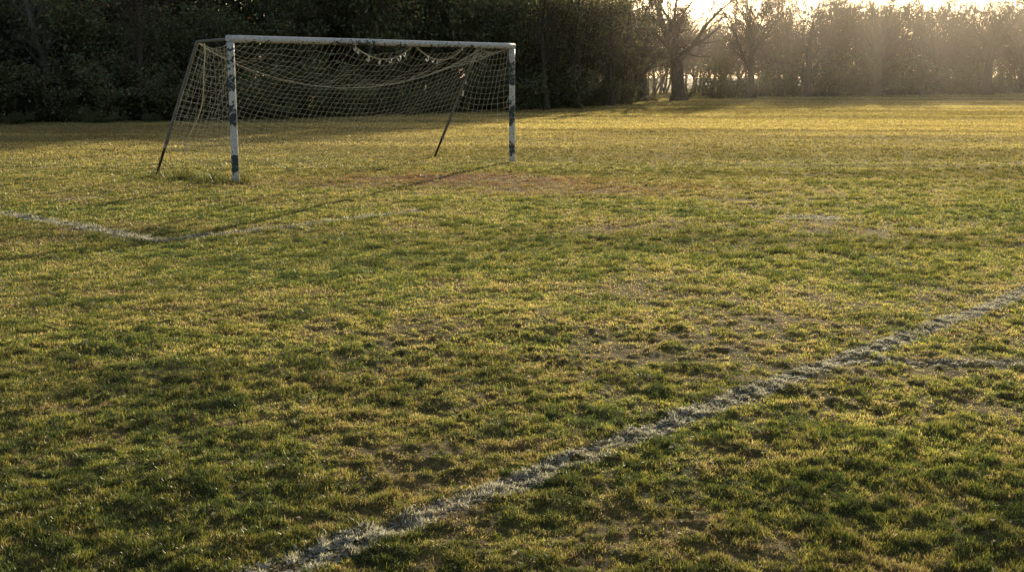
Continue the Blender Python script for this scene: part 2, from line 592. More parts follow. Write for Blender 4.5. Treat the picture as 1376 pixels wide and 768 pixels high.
def build_litter():
    g = np.random.default_rng(77)
    n = 900
    y = 3.4 * (16 / 3.4) ** g.uniform(0, 1, n); x = g.uniform(-1, 1, n) * (y * .5 + .5)
    z = height(x, y) + g.uniform(.006, .022, n)
    a = g.normal(0, 1, (n, 3)); a[:, 2] *= .45; a /= np.linalg.norm(a, axis=1, keepdims=True)
    b = np.cross(a, g.normal(0, 1, (n, 3))); b /= np.linalg.norm(b, axis=1, keepdims=True)
    L = g.uniform(.006, .017, n)[:, None]; p = np.stack([x, y, z], 1)
    up = np.cross(a, b) * L * .25
    V = np.stack([p - a * L, p + b * L * .5 + up, p + a * L, p - b * L * .5 + up], 1).reshape(-1, 3)
    i = np.arange(n)[:, None] * 4
    pal = np.array([[.42, .30, .17], [.55, .46, .32], [.30, .18, .09], [.62, .57, .45]])
    c = pal[g.integers(0, 4, n)] * g.uniform(.6, 1.1, n)[:, None]
    me = mesh_np('leaf_litter', V, [i + np.array([[0, 1, 2]]), i + np.array([[0, 2, 3]])], [mat_blade('dead_leaf', .35, .04, .5)], np.repeat(c, 4, 0))
    tag(obj('leaf_litter', me), 'tiny pale dead leaf scraps scattered through the near grass', 'leaf litter', kind='stuff')


# ------------------------------------------------------------------ the goal
def to3(p, z=0):
    return np.array([p[0], p[1], z])


def cyl(P0, P1, r0, r1, sides=20, rings=10, cap=True):
    P = np.array([P0 + (P1 - P0) * t for t in np.linspace(0, 1, rings)])
    V, Fq = tubes(P[None], np.linspace(r0, r1, rings)[None], sides)
    caps = []
    if cap:
        caps = [np.arange(sides)[None, ::-1], np.arange(len(V) - sides, len(V))[None]]
    return V, [Fq] + caps


def build_goal():
    Lb, Rb = gnd(317, 246), gnd(688, 218)
    HT = 2.43
    W = np.linalg.norm(Rb - Lb)
    e = (Rb - Lb) / W
    n = np.array([-e[1], e[0]])
    root = empty('football_goal', (Lb[0], Lb[1], 0), math.atan2(e[1], e[0]))
    tag(root, 'weathered football goal with flaking white paint and a sagging pale net', 'goal')
    # local frame: x along the crossbar, y backward, z up
    bs = []
    for q in ((208, 238), (583, 210)):
        v = gnd(*q) - Lb
        bs.append((v @ e, v @ n))
    r = .058
    gz = lambda lx, ly: float(height(np.array([Lb[0] + e[0] * lx + n[0] * ly]), np.array([Lb[1] + e[1] * lx + n[1] * ly]))[0])
    pl = mat_peel('flaking_post_paint', [(0, .35), (.05, .3), (.09, .78), (.2, .72), (.23, .2), (.36, .22), (.4, .8), (.52, .72), (.55, .2), (.63, .25),
                                         (.66, .75), (.73, .7), (.76, .25), (.79, .3), (.82, .7), (.94, .55), (.98, .3)])
    pr = mat_peel('flaking_second_post_paint', [(0, .3), (.04, .3), (.07, .7), (.15, .75), (.19, .2), (.31, .2), (.35, .85), (.48, .75), (.52, .45), (.55, .4),
                                                (.6, .2), (.66, .2), (.69, .8), (.84, .75), (.88, .35), (1., .2)])
    xb = mat_peel('flaking_bar_paint', [(0, .3), (.3, .28), (.36, .52), (.45, .55), (.5, .36), (.66, .36), (.7, .5), (.8, .5), (.85, .36), (1., .3)], axis=0, length=W, edge=3.0)
    steel = mat_simple('dull_grey_steel', (.14, .13, .115), (.26, .245, .22), 25, .5, .2)
    rust = mat_simple('rusted_steel', (.035, .022, .014), (.085, .05, .03), 30, .8, .1)
    for k, (x, m) in enumerate(((0, pl), (W, pr))):
        z0 = gz(x, 0) - .06
        V, Fs = cyl(np.array([0, 0, z0]), np.array([0, 0, HT - r - .001]), .062, .062, 28, 14)
        obj('post', mesh_np('post', V, Fs, [m], smooth=False), root, (x, 0, 0))
    V, Fs = cyl(np.array([-r, 0, 0]), np.array([W + r, 0, 0]), r, r, 28, 30)
    cb = obj('crossbar', mesh_np('crossbar', V, Fs, [xb]), root, (0, 0, HT))
    for o in [c for c in root.children if c.type == 'MESH']:
        ps = o.data.polygons
        ps.foreach_set('use_smooth', np.array([len(p.vertices) == 4 for p in ps], bool))
    DT = 1.02
    tops = [np.array([.02, DT, HT - .03]), np.array([W - .02, DT * .95, HT - .03])]
    bases = [np.array([b[0], b[1], gz(*b) - .05]) for b in bs]
    for k in (0, 1):
        x = (0, W)[k]
        # top bar and slanted pole share a bent tube end, so the elbow overlaps inside the pole
        p0 = np.array([x, 0, HT - .01]); p1 = tops[k]
        pts = [p0 + (p1 - p0) * t for t in np.linspace(.04, .93, 6)]
        el = p1 + np.array([0, .03, -.02])
        pts += [p1 + (el - p1) * .4, el]
        V, Fq = tubes(np.array(pts)[None], np.full((1, len(pts)), .023), 12)
        obj('top_bar', mesh_np('top_bar', V, [Fq], [steel], smooth=True), root)
        dv = bases[k] - el
        j = .74 if k == 0 else .80
        V1, F1 = cyl(el + dv * -.005, el + dv * j, .031, .031, 14, 8)
        pole = obj('rear_pole', mesh_np('rear_pole', V1, F1, [steel]), root)
        V2, F2 = cyl(el + dv * (j - .01), el + dv, .024, .024, 12, 4)
        obj('pole_foot', mesh_np('pole_foot', V2, F2, [rust]), pole)
        if k == 0:
            V3, F3 = cyl(el + dv * (j - .012), el + dv * (j + .012), .036, .034, 14, 3)
            obj('pole_collar', mesh_np('pole_collar', V3, F3, [mat_simple('pale_collar', (.35, .33, .3), (.5, .48, .43), 20, .5)]), pole)
    # ---------------- net
    g = np.random.default_rng(5)
    lines = []
    TL, TR = tops; BL, BR = bases

    def rope(u):
        s = 4 * u * (1 - u)
        z = TL[2] * (1 - u) + TR[2] * u - .80 * s ** .9
        return np.stack([TL[0] * (1 - u) + TR[0] * u, TL[1] * (1 - u) + TR[1] * u + .10 * s, z - .02], -1)

    def roof(u, v):
        a = np.stack([u * W, 0 * u + .02, 0 * u + HT - .05], -1)
        b = rope(u)
        p = a * (1 - v)[..., None] + b * v[..., None]
        p[..., 2] -= .10 * np.sin(math.pi * v) * (1 + .3 * np.sin(u * 23)) + .015 * np.sin(u * 60 + v * 5)
        # two bights where the top edge has come off its clips
        for (u0, u1, dp) in ((.365, .585, .17), (.60, .79, .15)):
            t = np.clip((u - u0) / (u1 - u0), 0, 1)
            p[..., 2] -= dp * np.sin(math.pi * t) ** .8 * (1 - v) ** 2
            p[..., 1] += .05 * np.sin(math.pi * t) * (1 - v)
        return p

    def back(u, v):
        a = rope(u)
        zb = .50 * (1 - sm(.0, .5, u)) + .02 + .03 * np.sin(u * 17)
        lb = TL + (BL - TL) * ((TL[2] - .55) / TL[2])
        b = np.stack([lb[0] * (1 - u) + BR[0] * u, lb[1] * (1 - u) + BR[1] * u, zb], -1)
        p = a * (1 - v)[..., None] + b * v[..., None]
        s = 4 * u * (1 - u)
        p[..., 0] += (.28 * np.sin(math.pi * v) * (u - .35) * 1.2 + .03 * np.sin(u * 15 + v * 4)) * s
        p[..., 1] += s * .22 * np.sin(math.pi * v) + .03 * np.sin(v * 9 + u * 11)
        p[..., 2] -= s * .05 * np.sin(v * 6.3 + u * 9)
        return p

    def side(k):
        T, B, x = (TL, BL, 0) if k == 0 else (TR, BR, W)
        zb = .46

        def f(u, v):   # u 0 = pole, 1 = post ; v 0 top 1 bottom
            top = np.stack([T[0] * (1 - u) + x * u, T[1] * (1 - u) + .03 * u, 0 * u + HT - .06 - .05 * np.sin(math.pi * u)], -1)
            q = (T[2] - zb) / T[2] * v
            rear = T[None] + (B - T)[None] * q.reshape(-1, 1)
            rear = rear.reshape(v.shape + (3,))
            z = HT - .06 - (HT - .06 - zb) * v
            front = np.stack([0 * v + x, 0 * v + .06, z - .02], -1)
            p = rear * (1 - u)[..., None] + front * u[..., None]
            p[..., 2] -= .10 * np.sin(math.pi * u) * (1 - v * .3)
            p[..., 0] += (.12 if k == 0 else -.10) * np.sin(math.pi * u) * np.sin(math.pi * v) + .03 * np.sin(u * 9 + v * 7)
            return p
        return f

    def grid(f, nu, nv, nq=3):
        # lines of constant u and constant v as polylines
        us = np.linspace(0, 1, nu); vs = np.linspace(0, 1, nv)
        vv = np.linspace(0, 1, nv * 2); uu = np.linspace(0, 1, nu * 2)
        U, Vv = np.meshgrid(us, vv, indexing='ij')
        jit = .0022
        A = f(U, Vv); A = A + g.normal(0, jit * 2.2, A.shape)
        U2, V2 = np.meshgrid(uu, vs)
        B = f(U2, V2); B = B + g.normal(0, jit * 2.2, B.shape)
        return [A, B]

    cr = .0023
    parts = []
    for f, nu, nv in ((roof, 56, 8), (back, 56, 20), (side(0), 12, 17), (side(1), 12, 17)):
        for A in grid(f, nu, nv):
            parts.append(tubes(A, np.full(A.shape[:2], cr), 3))
    V, Fq = join(parts)
    cord = mat_simple('net_cord', (.60, .57, .46), (.82, .78, .65), 12, .8, 0, .3)
    net = obj('net', mesh_np('net', V, [Fq], [cord]), root)
    # thick edge ropes
    parts = []
    u = np.linspace(0, 1, 60)
    parts.append(tubes(rope(u)[None], np.full((1, 60), .005), 5))
    obj('edge_rope', mesh_np('edge_rope', *[parts[0][0], [parts[0][1]]], [cord]), net)
    pale = mat_simple('pale_rope', (.55, .48, .30), (.75, .68, .46), 20, .8, 0, .2)

    def rope_obj(name, P, rad=.008):
        V, Fq = tubes(np.array(P)[None], np.full((1, len(P)), rad), 6)
        return obj(name, mesh_np(name, V, [Fq], [pale]), net)
    # loose rope inside the side panel with frayed ends
    t = np.linspace(0, 1, 26)
    sx = side(0)
    P = sx(.10 + .30 * np.sin(t * 2.4) * (1 - .55 * t), t * .86)
    P[:, 0] += .05
    rope_obj('loose_rope', P, .010)
    end = P[-1]
    for q in (np.array([.08, -.10, -.30]), np.array([.02, .06, -.26])):
        tt = np.linspace(0, 1, 6)
        rope_obj('frayed_end', end[None] + q[None] * tt[:, None] + .03 * np.sin(tt * 7)[:, None] * np.array([1, .4, 0])[None], .006)
    # two bights of edge cord under the bar
    clipm = mat_simple('white_plastic_clip', (.70, .66, .55), (.85, .81, .70), 20, .45, 0, .2)
    for (u0, u1, dp, cl) in ((.385, .585, .24, (.0, .05, .22, .42, .55, .62, .78, .88)), (.61, .785, .24, (.2, .33, .42, .48, 1.0))):
        t = np.linspace(0, 1, 24)
        P = np.stack([(u0 + (u1 - u0) * t) * W, -.03 + 0 * t, HT - r - .01 - dp * (4 * t * (1 - t)) ** .85], -1)
        rp = rope_obj('hanging_cord', P, .0095)
        for c in cl:
            p = np.array([np.interp(c, t, P[:, i]) for i in range(3)])
            big = g.uniform(.7, 1.3) if g.uniform() < .5 else .45
            a = g.uniform(-.6, .6)
            hook = np.linspace(0, 1.5 * math.pi, 9)
            Q = np.stack([p[0] + np.sin(hook) * .028 * big * math.cos(a), p[1] + np.sin(hook) * .028 * big * math.sin(a), p[2] - .05 * big + np.cos(hook) * .05 * big], -1)
            V, Fq = tubes(Q[None], np.full((1, 9), .013 * big), 6)
            o = obj('clip', mesh_np('clip', V, [Fq], [clipm]), root)
    # clip and frayed cords caught near the second post
    for (lx, ly, z, s) in ((W - .75, .72, 1.45, .9), (W - .68, .70, 1.68, .5)):
        hook = np.linspace(0, 1.5 * math.pi, 9)
        Q = np.stack([lx + np.sin(hook) * .02 * s, ly + 0 * hook, z + np.cos(hook) * .06 * s], -1)
        V, Fq = tubes(Q[None], np.full((1, 9), .013 * s), 6)
        obj('clip', mesh_np('clip', V, [Fq], [clipm]), root)
    t = np.linspace(0, 1, 14)
    P = np.stack([W - .07 - .10 * np.sin(t * 3.1) + .04 * np.sin(t * 9), -.03 - .03 * np.sin(t * 5), 1.55 - .5 * t + .05 * np.sin(t * 8)], -1)
    rope_obj('frayed_cord', P, .008)
    P = np.stack([W - .06 - .08 * np.sin(t * 3.1), -.04 + 0 * t, 2.30 - .12 * t], -1)
    rope_obj('frayed_cord', P, .008)


# ------------------------------------------------------------------ trees
class Spec:
    def __init__(s, **k): s.__dict__.update(k)


def grow(g, start, d, L, r, lvl, S, out):
    K = S.K[lvl]
    pts = [start]; step = L / (K - 1)
    d = d / np.linalg.norm(d)
    p = start
    for i in range(K - 1):
        d = d + g.normal(0, S.wig[lvl], 3) + np.array([0, 0, S.up[lvl]])
        d = d / np.linalg.norm(d)
        p = p + d * step
        if p[2] < .05: p = np.array([p[0], p[1], .05])
        pts.append(p)
    pts = np.array(pts)
    rad = np.linspace(r, r * S.taper[lvl], K)
    out[lvl].append((pts, rad))
    if lvl + 1 >= len(S.n) + 1 or lvl + 1 >= len(S.K): return
    n = S.n[lvl]
    n = max(1, int(round(n * g.uniform(.8, 1.2))))
    for i in range(n):
        t = S.t0[lvl] + (1 - S.t0[lvl]) * ((i + g.uniform(0, .9)) / n)
        q = t * (K - 1); a = min(int(q), K - 2); f = q - a
        pos = pts[a] * (1 - f) + pts[a + 1] * f
        dd = pts[a + 1] - pts[a]; dd /= np.linalg.norm(dd)
        ax = g.normal(0, 1, 3); ax -= dd * (ax @ dd); ax /= np.linalg.norm(ax) + 1e-9
        an = R_(g.uniform(*S.ang[lvl]))
        nd = dd * math.cos(an) + ax * math.sin(an)
        rr = np.interp(t, [0, 1], [r, r * S.taper[lvl]]) * S.rr[lvl]
        LL = L * S.lr[lvl] * g.uniform(.7, 1.2) * (1 - S.apex[lvl] * t)
        grow(g, pos, nd, LL, max(rr, S.rmin), lvl + 1, S, out)


def make_tree(seed, S, bark, leafm, trunk_lv, leaves, leafsize, leafcols, name):
    """returns (trunk_mesh, crown_mesh) in unit size, base at the origin"""
    g = np.random.default_rng(seed)
    out = [[] for _ in S.K]
    for k in range(S.stems):
        a = g.uniform(0, 2 * math.pi)
        lean = g.uniform(*S.lean)
        off = np.array([math.cos(a), math.sin(a), 0]) * S.spread * math.sqrt(g.uniform(0, 1))
        grow(g, off, np.array([math.cos(a) * lean, math.sin(a) * lean, 1.]), S.L * g.uniform(.8, 1.1), S.r * g.uniform(.8, 1.1), 0, S, out)
    if S.flare:
        pts, rad = out[0][0]
        rad[0] *= S.flare
    sides = S.sides
    tp, cp = [], []
    for lv, lst in enumerate(out):
        if not lst: continue
        P = np.array([a[0] for a in lst]); Rd = np.array([a[1] for a in lst])
        (tp if lv < trunk_lv else cp).append(tubes(P, Rd, sides[lv]))
    Vt, Ft = join(tp)
    tm = mesh_np(name + '_trunk', Vt, [Ft], [bark], smooth=True)
    Vc, Fc = join(cp) if cp else (np.zeros((0, 3)), np.zeros((0, 4), int))
    cols = np.tile(np.array([[.06, .045, .035]]), (len(Vc), 1))
    fa, mi = [Fc], [0]
    if leaves:
        tw = np.concatenate([a[0][1:] for a in out[-1]])
        p = tw[g.integers(0, len(tw), leaves)] + g.normal(0, S.ljit, (leaves, 3))
        p[:, 2] = np.maximum(p[:, 2], .03)
        a = g.normal(0, 1, (leaves, 3)); a /= np.linalg.norm(a, axis=1, keepdims=True)
        b = np.cross(a, g.normal(0, 1, (leaves, 3))); b /= np.linalg.norm(b, axis=1, keepdims=True)
        s = leafsize * g.uniform(.5, 1.4, leaves)[:, None]
        Vl = np.stack([p - a * s, p + b * s * .45, p + a * s, p - b * s * .45], 1).reshape(-1, 3)
        Fl = np.arange(leaves)[:, None] * 4 + np.array([[0, 1, 2, 3]]) + len(Vc)
        lc = np.array(leafcols)[g.integers(0, len(leafcols), leaves)] * g.uniform(.6, 1.4, leaves)[:, None]
        cols = np.concatenate([cols, np.repeat(lc, 4, 0)])
        Vc = np.concatenate([Vc, Vl]); fa.append(Fl); mi.append(1)
    cm = mesh_np(name + '_crown', Vc, fa, [bark, leafm], cols, mi)
    return tm, cm


def extent(tm, cm):
    z = 0
    for m in (tm, cm):
        v = np.zeros(len(m.vertices) * 3, np.float32); m.vertices.foreach_get('co', v)
        z = max(z, float(np.percentile(v[2::3], 99.7)))
    return z


TREES = {}


def proto(kind, i, *a):
    tm, cm = make_tree(*a)
    TREES[(kind, i)] = (tm, cm, extent(tm, cm))


def put_tree(kind, i, name, px, py, hgt, label, cat, group=None, rz=0., wid=1., back=0.):
    p = gnd(px, py)
    p = p * (1 + back / np.linalg.norm(p))
    tm, cm, z = TREES[(kind, i)]
    o = empty(name, (p[0], p[1], float(height(p[:1], p[1:])[0]) - .03), rz)
    s = hgt / z
    o.scale = (s * wid, s * wid, s)
    tag(o, label, cat, group)
    obj('trunk', tm, o); obj('crown', cm, o)
    return o


def build_trees():
    bark = mat_bark('bark_grey_brown', (.06, .048, .036), (.15, .12, .09))
    bark_p = mat_bark('bark_pale', (.11, .10, .085), (.26, .24, .20))
    bark_r = mat_bark('bark_red_brown', (.085, .055, .038), (.20, .13, .09))
    leaf = mat_blade('leaf', .45, .06, .4, .25)
    up4 = (.02, .05, .05, .06, .06)
    big = Spec(stems=1, spread=0, lean=(0, .05), L=5.2, r=.36, flare=1.6, K=(9, 7, 5, 4, 3), n=(12, 7, 5, 3), wig=(.05, .16, .18, .2, .2), up=(.02, .05, .05, .05, .04),
               taper=(.35, .25, .3, .4, .5), t0=(.26, .2, .15, .1), ang=((35, 80), (30, 60), (30, 60), (25, 60)), rr=(.40, .42, .45, .55), lr=(.8, .55, .5, .5), apex=(.45, .4, .4, .4),
               rmin=.013, sides=(10, 7, 5, 3, 3), ljit=.1)
    oak = Spec(stems=1, spread=0, lean=(0, .03), L=3.5, r=.50, flare=1.35, K=(8, 9, 6, 5, 3), n=(8, 8, 5, 3), wig=(.05, .15, .2, .2, .2), up=(.02, .05, .03, .03, .02),
               taper=(.62, .2, .3, .4, .5), t0=(.55, .18, .15, .1), ang=((18, 62), (30, 65), (30, 60), (25, 60)), rr=(.52, .5, .5, .55), lr=(1.45, .5, .5, .5), apex=(.1, .4, .4, .4),
               rmin=.013, sides=(14, 9, 5, 3, 3), ljit=.1)
    fan = Spec(stems=1, spread=0, lean=(0, .04), L=4.6, r=.31, flare=1.5, K=(9, 7, 5, 4, 3), n=(12, 7, 4, 3), wig=(.03, .07, .1, .14, .2), up=(.03, .09, .07, .06, .04),
               taper=(.2, .22, .3, .4, .5), t0=(.28, .15, .15, .1), ang=((28, 55), (22, 45), (25, 50), (25, 60)), rr=(.55, .52, .5, .55), lr=(.9, .5, .5, .5), apex=(.45, .4, .4, .4),
               rmin=.017, sides=(10, 7, 4, 3, 3), ljit=.1)
    slim = Spec(stems=1, spread=0, lean=(0, .22), L=6.5, r=.13, flare=1.4, K=(10, 6, 4, 3), n=(26, 7, 5), wig=(.09, .14, .2, .2), up=(.02, .06, .04, .04),
                taper=(.2, .25, .3, .5), t0=(.3, .15, .1), ang=((30, 60), (30, 60), (30, 60)), rr=(.4, .45, .5), lr=(.34, .5, .5), apex=(.5, .4, .4),
                rmin=.006, sides=(8, 5, 3, 3), ljit=.12)
    thick = Spec(stems=9, spread=1.1, lean=(.05, .55), L=4.2, r=.06, flare=0, K=(8, 5, 4, 3), n=(11, 6, 4), wig=(.09, .16, .2, .2), up=(.03, .05, .04, .04),
                 taper=(.25, .3, .4, .5), t0=(.12, .1, .1), ang=((25, 60), (25, 60), (25, 60)), rr=(.5, .5, .55), lr=(.42, .5, .5), apex=(.4, .4, .4),
                 rmin=.006, sides=(6, 4, 3, 3), ljit=.14)
    twiggy = Spec(stems=8, spread=1.1, lean=(.05, .5), L=4.2, r=.065, flare=0, K=(8, 5, 4, 3), n=(14, 8, 6), wig=(.08, .15, .2, .2), up=(.03, .05, .04, .04),
                  taper=(.25, .3, .4, .5), t0=(.2, .1, .1), ang=((25, 60), (25, 60), (25, 60)), rr=(.5, .5, .6), lr=(.45, .5, .5), apex=(.4, .4, .4),
                  rmin=.0085, sides=(6, 4, 3, 3), ljit=.12)
    bush = Spec(stems=10, spread=.7, lean=(.1, 1.1), L=1.9, r=.035, flare=0, K=(6, 5, 3), n=(10, 7), wig=(.12, .18, .2), up=(.02, .03, .02),
                taper=(.3, .35, .5), t0=(.1, .1), ang=((25, 70), (25, 70)), rr=(.5, .55), lr=(.45, .5), apex=(.3, .4), rmin=.005, sides=(5, 3, 3), ljit=.10)
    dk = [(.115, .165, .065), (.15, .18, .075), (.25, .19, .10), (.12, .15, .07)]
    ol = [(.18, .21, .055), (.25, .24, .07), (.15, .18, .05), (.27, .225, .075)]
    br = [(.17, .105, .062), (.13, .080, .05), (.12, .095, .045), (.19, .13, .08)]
    for i in range(2):
        proto('big', i, 11 + i, big, bark, leaf, 2, 0, .05, ol, 'bare_tree')
        if i == 0: proto('oak', 0, 13, oak, bark, leaf, 2, 0, .05, ol, 'oak_tree')
        proto('fan', i, 21 + i, fan, bark, leaf, 2, 0, .05, ol, 'fan_tree')
        proto('slimpale', i, 31 + i, slim, bark_p, leaf, 1, 700, .05, dk, 'slim_tree')
        proto('slimdark', i, 36 + i, slim, bark, leaf, 1, 300, .05, br, 'slim_dark_tree')
        proto('dark', i, 41 + i, thick, bark, leaf, 1, 11500, .075, dk, 'dark_thicket')
        proto('olive', i, 51 + i, thick, bark, leaf, 1, 5200, .055, ol, 'olive_thicket')
        proto('brown', i, 61 + i, twiggy, bark_r, leaf, 1, 2200, .05, br, 'brown_thicket')
        proto('darkbush', i, 71 + i, bush, bark, leaf, 1, 5500, .06, dk, 'dark_bush')
        proto('olivebush', i, 81 + i, bush, bark, leaf, 1, 2600, .055, [(.12,.14,.035),(.18,.17,.045),(.09,.12,.03),(.2,.17,.06)], 'olive_bush')
    g = random.Random(3)
    U = g.uniform
    base = [(-300, 172), (0, 165), (340, 160), (690, 148), (850, 140), (912, 134), (1010, 131), (1200, 128), (1376, 125), (1750, 122)]
    bx = lambda x: float(np.interp(x, [b[0] for b in base], [b[1] for b in base]))

    # ---- left belt: front hedge of dark bushes, then dark thickets, then taller dark trees
    x = -230
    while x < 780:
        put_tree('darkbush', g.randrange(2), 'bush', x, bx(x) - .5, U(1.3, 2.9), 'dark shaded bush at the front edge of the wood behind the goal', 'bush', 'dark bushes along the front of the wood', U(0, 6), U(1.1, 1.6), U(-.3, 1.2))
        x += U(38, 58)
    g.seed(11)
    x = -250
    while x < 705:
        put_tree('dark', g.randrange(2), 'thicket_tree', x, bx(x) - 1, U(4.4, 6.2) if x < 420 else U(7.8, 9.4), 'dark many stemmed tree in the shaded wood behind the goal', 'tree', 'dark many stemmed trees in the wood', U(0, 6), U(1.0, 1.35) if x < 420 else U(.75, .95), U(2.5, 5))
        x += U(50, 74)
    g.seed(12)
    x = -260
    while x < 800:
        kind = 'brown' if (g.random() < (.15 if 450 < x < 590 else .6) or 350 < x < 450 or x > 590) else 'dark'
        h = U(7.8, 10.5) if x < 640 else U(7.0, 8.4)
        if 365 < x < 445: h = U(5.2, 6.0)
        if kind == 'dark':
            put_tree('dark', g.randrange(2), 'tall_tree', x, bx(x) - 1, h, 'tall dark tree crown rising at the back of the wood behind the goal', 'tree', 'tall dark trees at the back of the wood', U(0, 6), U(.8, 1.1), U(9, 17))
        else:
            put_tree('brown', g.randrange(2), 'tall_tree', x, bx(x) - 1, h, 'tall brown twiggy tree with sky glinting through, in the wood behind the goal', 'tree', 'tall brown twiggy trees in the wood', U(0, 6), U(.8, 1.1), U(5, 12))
        x += U(34, 54)
    g.seed(13)
    # slim trunks standing out against the belt
    for (px, py, h, rz, k, bk, lab) in (
            (66, 160, 6.8, .3, 'slimpale', -1.2, 'slim pale trunk leaning left at the far left of the wood'),
            (82, 160, 7.0, 2.0, 'slimpale', -1.2, 'slim pale trunk beside the leaning one, rising straight at the far left'),
            (96, 159, 6.6, 4.0, 'slimpale', -1.2, 'third slim pale trunk from the left edge of the wood'),
            (196, 162, 6.9, 1.0, 'slimdark', -.6, 'slim dark tree in the wood just left of the goal'),
            (735, 148, 8.0, 2.2, 'slimdark', -1, 'slim dark tree rising above the bushes just right of the goal'),
            (776, 145, 8.6, 3.2, 'slimdark', -1, 'slim dark tree with sunlit twigs, second right of the goal'),
            (822, 142, 7.6, .6, 'slimdark', -1, 'slim dark tree midway between the goal and the thick forked trunk'),
            (1237, 128, 6.0, 5.1, 'slimpale', -5, 'young pale stemmed tree in the haze, left of the lone fan shaped tree'),
            (1085, 130, 8.9, 1.4, 'big', -2, 'bare tree in the haze, third right of the thick forked trunk'),
            (1178, 129, 9.2, 2.9, 'fan', -2, 'bare tree in the middle of the hazy thickets on the right'),
            (1268, 127, 8.6, 4.4, 'slimdark', -2, 'slim bare tree close by the left side of the lone fan shaped tree')):
        put_tree(k, g.randrange(2), 'slim_tree' if k.startswith('slim') else 'bare_tree', px, py, h, lab, 'tree', None, rz, 1.0 if k.startswith('slim') else .75, bk)
    # ---- middle: olive leafing thickets between the goal and the big bare tree
    mid = [(715, 147, 7.8, 3, 'olive tinged thicket just right of the goal, in shade'), (760, 144, 8.2, 5, 'leafing olive thicket right of the goal, sunlit crown against the sky'),
           (800, 142, 8.4, 3, 'sparse olive thicket midway between the goal and the forked bare tree'), (835, 139, 4.6, 9, 'olive thicket left of the forked bare tree'),
           (868, 137, 4.2, 9, 'small yellow green thicket close by the forked trunk'), (955, 131, 4.4, 9, 'olive thicket behind the fence between two bare trees')]
    for k, (px, py, h, bk, lab) in enumerate(mid):
        put_tree('olive', k % 2, 'thicket_tree', px, py, h, lab, 'tree', None, U(0, 6), U(.9, 1.15), bk)
    g.seed(14)
    for (px, h, bk) in ((700, 8.6, 5), (742, 8.8, 7), (785, 9.2, 9)):
        put_tree('olive', g.randrange(2), 'tall_tree', px, bx(px) - 1, h, 'tall olive crowned tree in the row between the goal and the thick forked trunk', 'tree', 'tall olive trees right of the goal', U(0, 6), U(.9, 1.1), bk)
    for (px, h, bk) in ((790, 8.8, 8), (822, 9.0, 22), (850, 9.6, 34), (875, 9.5, 38), (905, 9.0, 42), (930, 9.3, 36), (955, 8.8, 44), (980, 8.4, 38), (1004, 8.8, 42), (1030, 8.0, 36), (1046, 8.4, 30)):
        put_tree('brown', g.randrange(2), 'thicket_tree', px, bx(px) - 1, h, 'brown twiggy thicket standing behind the bare trees right of the goal', 'tree', 'brown thickets behind the bare trees', U(0, 6), U(1.1, 1.4), bk)
    for px in (735, 765, 790, 815, 842, 965, 985):
        put_tree('olivebush', g.randrange(2), 'bush', px, bx(px) - .3, U(1.4, 2.7), 'leafy olive bush at the wood edge between the goal and the bare trees', 'bush', 'olive bushes at the wood edge', U(0, 6), U(1.1, 1.5), U(-.5, 3))
    put_tree('oak', 0, 'bare_tree', 912, 133, 9.9, 'big dark bare tree with a thick forked trunk, right of the goal', 'tree', None, 1.0, 1.0, -8)
    put_tree('big', 1, 'bare_tree', 862, 136, 8.8, 'thinner bare tree just left of the thick forked trunk', 'tree', None, 3.6, .7, -2)
    put_tree('fan', 1, 'bare_tree', 1008, 131, 9.9, 'bare tree with thin upright limbs, second right of the thick forked trunk', 'tree', None, 2.0, .9, -5)
    put_tree('fan', 0, 'bare_tree', 1325, 126, 9.8, 'lone bare fan shaped tree near the right edge, in golden haze', 'tree', None, .5, 1.0, -9)
    # ---- right: hazy brown thickets
    g.seed(15)
    top = [(1040, 5.6), (1062, 8.2), (1110, 8.8), (1165, 8.6), (1185, 7.2), (1215, 8.4), (1260, 9.4), (1290, 8.6), (1310, 6.4), (1350, 6.6), (1372, 9.8), (1620, 10.5)]
    x = 1050
    while x < 1620:
        h = float(np.interp(x, [t[0] for t in top], [t[1] for t in top]))
        put_tree('brown', g.randrange(2), 'thicket_tree', x, bx(x) - .5, h * U(1.18, 1.5), 'hazy brown twiggy thicket in the golden light at the right of the field edge', 'tree', 'hazy brown thickets on the right', U(0, 6), U(.95, 1.25), U(3, 11))
        x += U(22, 38)
    g.seed(16)
    x = 1020
    while x < 1640:
        put_tree('olivebush' if g.random() < .55 else 'darkbush', g.randrange(2), 'bush', x, bx(x) - .2, U(1.8, 4.4), 'low dull green bush under the hazy brown thickets on the right', 'bush', 'low bushes under the right thickets', U(0, 6), U(1.1, 1.7), U(0, 3))
        x += U(18, 34)
    g.seed(17)
    x = 1065
    while x < 1680:
        h = float(np.interp(x, [t[0] for t in top], [t[1] for t in top]))
        put_tree('brown', g.randrange(2), 'far_tree', x, bx(x) - 1, h * U(1.2, 1.45), 'faint brown tree top far back in the haze on the right', 'tree', 'far tree tops in the haze', U(0, 6), U(.8, 1.1), U(14, 24))
        x += U(45, 70)
    for (px, h) in ((1372, 9.5), (1400, 10)):
        put_tree('fan', 1, 'bare_tree', px, 125, h, ['bare tree cut by the right edge, half hidden in thicket', 'bare tree just beyond the right edge'][px > 1380], 'tree', None, px * .1, .8, 1)
    # ---- brambles straggling out from the foot of the wood
    g.seed(18)
    x = -100
    while x < 1480:
        dark = x < 700
        put_tree('darkbush' if dark else 'olivebush', g.randrange(2), 'bramble', x, bx(x), U(.35, 1.1) * (1 + .4 * (x > 900)), 'low dark bramble clump straggling out at the foot of the shaded wood' if dark else 'low sunlit bramble clump at the foot of the trees right of the goal', 'bramble',
                 'dark brambles at the foot of the wood' if dark else 'brambles at the foot of the right trees', U(0, 6), U(1.2, 2.2), U(-2.5, .3))
        x += U(14, 46)


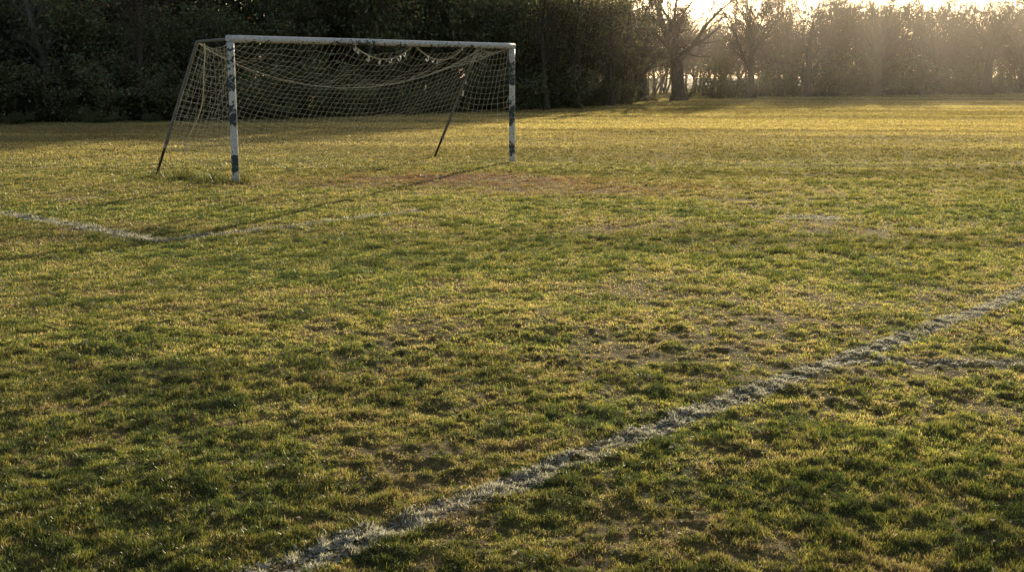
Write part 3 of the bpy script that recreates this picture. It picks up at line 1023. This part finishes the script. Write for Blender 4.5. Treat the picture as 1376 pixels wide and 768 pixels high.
def build_fence():
    wood = mat_simple('weathered_fence_wood', (.10, .09, .075), (.20, .18, .15), 6, .85)
    p0, p1 = gnd(942, 130.2), gnd(1000, 129.2)
    d = p1 - p0; L = np.linalg.norm(d); d /= L
    root = empty('fence', (p0[0], p0[1], 0), math.atan2(d[1], d[0]))
    tag(root, 'low grey wooden fence between two bare trees at the wood edge', 'fence')

    def box(x0, x1, y0, y1, z0, z1):
        V = np.array([[x, y, z] for z in (z0, z1) for y in (y0, y1) for x in (x0, x1)], float)
        Fq = np.array([[0, 2, 3, 1], [4, 5, 7, 6], [0, 1, 5, 4], [2, 6, 7, 3], [0, 4, 6, 2], [1, 3, 7, 5]])
        return V, Fq
    for k, x in enumerate((.3, L * .5, L - .1)):
        V, Fq = box(x - .05, x + .05, -.05, .05, -.1, 1.75 if k == 0 else 1.5)
        obj('post', mesh_np('post', V, [Fq], [wood]), root)
    for z in (.45, .85, 1.25):
        V, Fq = box(.36, L, .052, .085, z, z + .16)
        obj('rail', mesh_np('rail', V, [Fq], [wood]), root)


# ------------------------------------------------------------------ light
def build_light():
    AZ, EL = R_(17.0), R_(10.8)
    s = Vector((math.sin(AZ) * math.cos(EL), math.cos(AZ) * math.cos(EL), math.sin(EL)))
    l = bpy.data.lights.new('sun', 'SUN')
    l.energy = 5.0
    l.angle = R_(.3)
    l.color = (1.0, .88, .66)
    o = bpy.data.objects.new('sun', l); C.objects.link(o)
    o.rotation_euler = s.to_track_quat('Z', 'Y').to_euler()
    o.location = (20, 60, 30)
    w = bpy.data.worlds.new('World'); SC.world = w
    w.use_nodes = True
    nt = w.node_tree
    bg = nt.nodes.get('Background') or nt.nodes.new('ShaderNodeBackground')
    sky = nt.nodes.new('ShaderNodeTexSky')
    sky.sky_type = 'NISHITA'
    sky.sun_disc = False
    sky.sun_elevation = EL
    sky.sun_rotation = AZ
    sky.air_density = 1.0
    sky.dust_density = 2.0
    sky.ozone_density = 1.0
    hs = nt.nodes.new('ShaderNodeHueSaturation')
    hs.inputs['Saturation'].default_value = .8
    nt.links.new(sky.outputs[0], hs.inputs['Color'])
    nt.links.new(hs.outputs[0], bg.inputs[0])
    bg.inputs[1].default_value = SKY


def build_haze():
    m, nt, out = nodes('haze')
    v = N(nt, 'ShaderNodeVolumeScatter')
    v.inputs['Color'].default_value = (1, .87, .71, 1)
    v.inputs['Density'].default_value = HAZE
    v.inputs['Anisotropy'].default_value = .68
    nt.links.new(v.outputs[0], out.inputs['Volume'])
    V = np.array([[x, y, z] for z in (-.5, 14) for y in (62, 230) for x in (-140, 160)], float)
    Fq = np.array([[0, 2, 3, 1], [4, 5, 7, 6], [0, 1, 5, 4], [2, 6, 7, 3], [0, 4, 6, 2], [1, 3, 7, 5]])
    o = obj('haze', mesh_np('haze', V, [Fq], [m]))
    tag(o, 'thin golden evening haze hanging along the trees', 'haze', kind='stuff')


SKY = .13
HAZE = .0012
build_light()
build_ground()
build_grass()
build_litter()
build_goal()
build_trees()
build_fence()
build_haze()

SC.view_settings.view_transform = 'Standard'
SC.view_settings.look = 'None'
SC.view_settings.exposure = 0
SC.view_settings.gamma = 1
cy = SC.cycles
cy.use_denoising = True
try:
    cy.denoiser = 'OPENIMAGEDENOISE'
except Exception:
    pass
cy.max_bounces = 6
cy.diffuse_bounces = 3
cy.transmission_bounces = 4
cy.volume_bounces = 0
cy.sample_clamp_indirect = 6
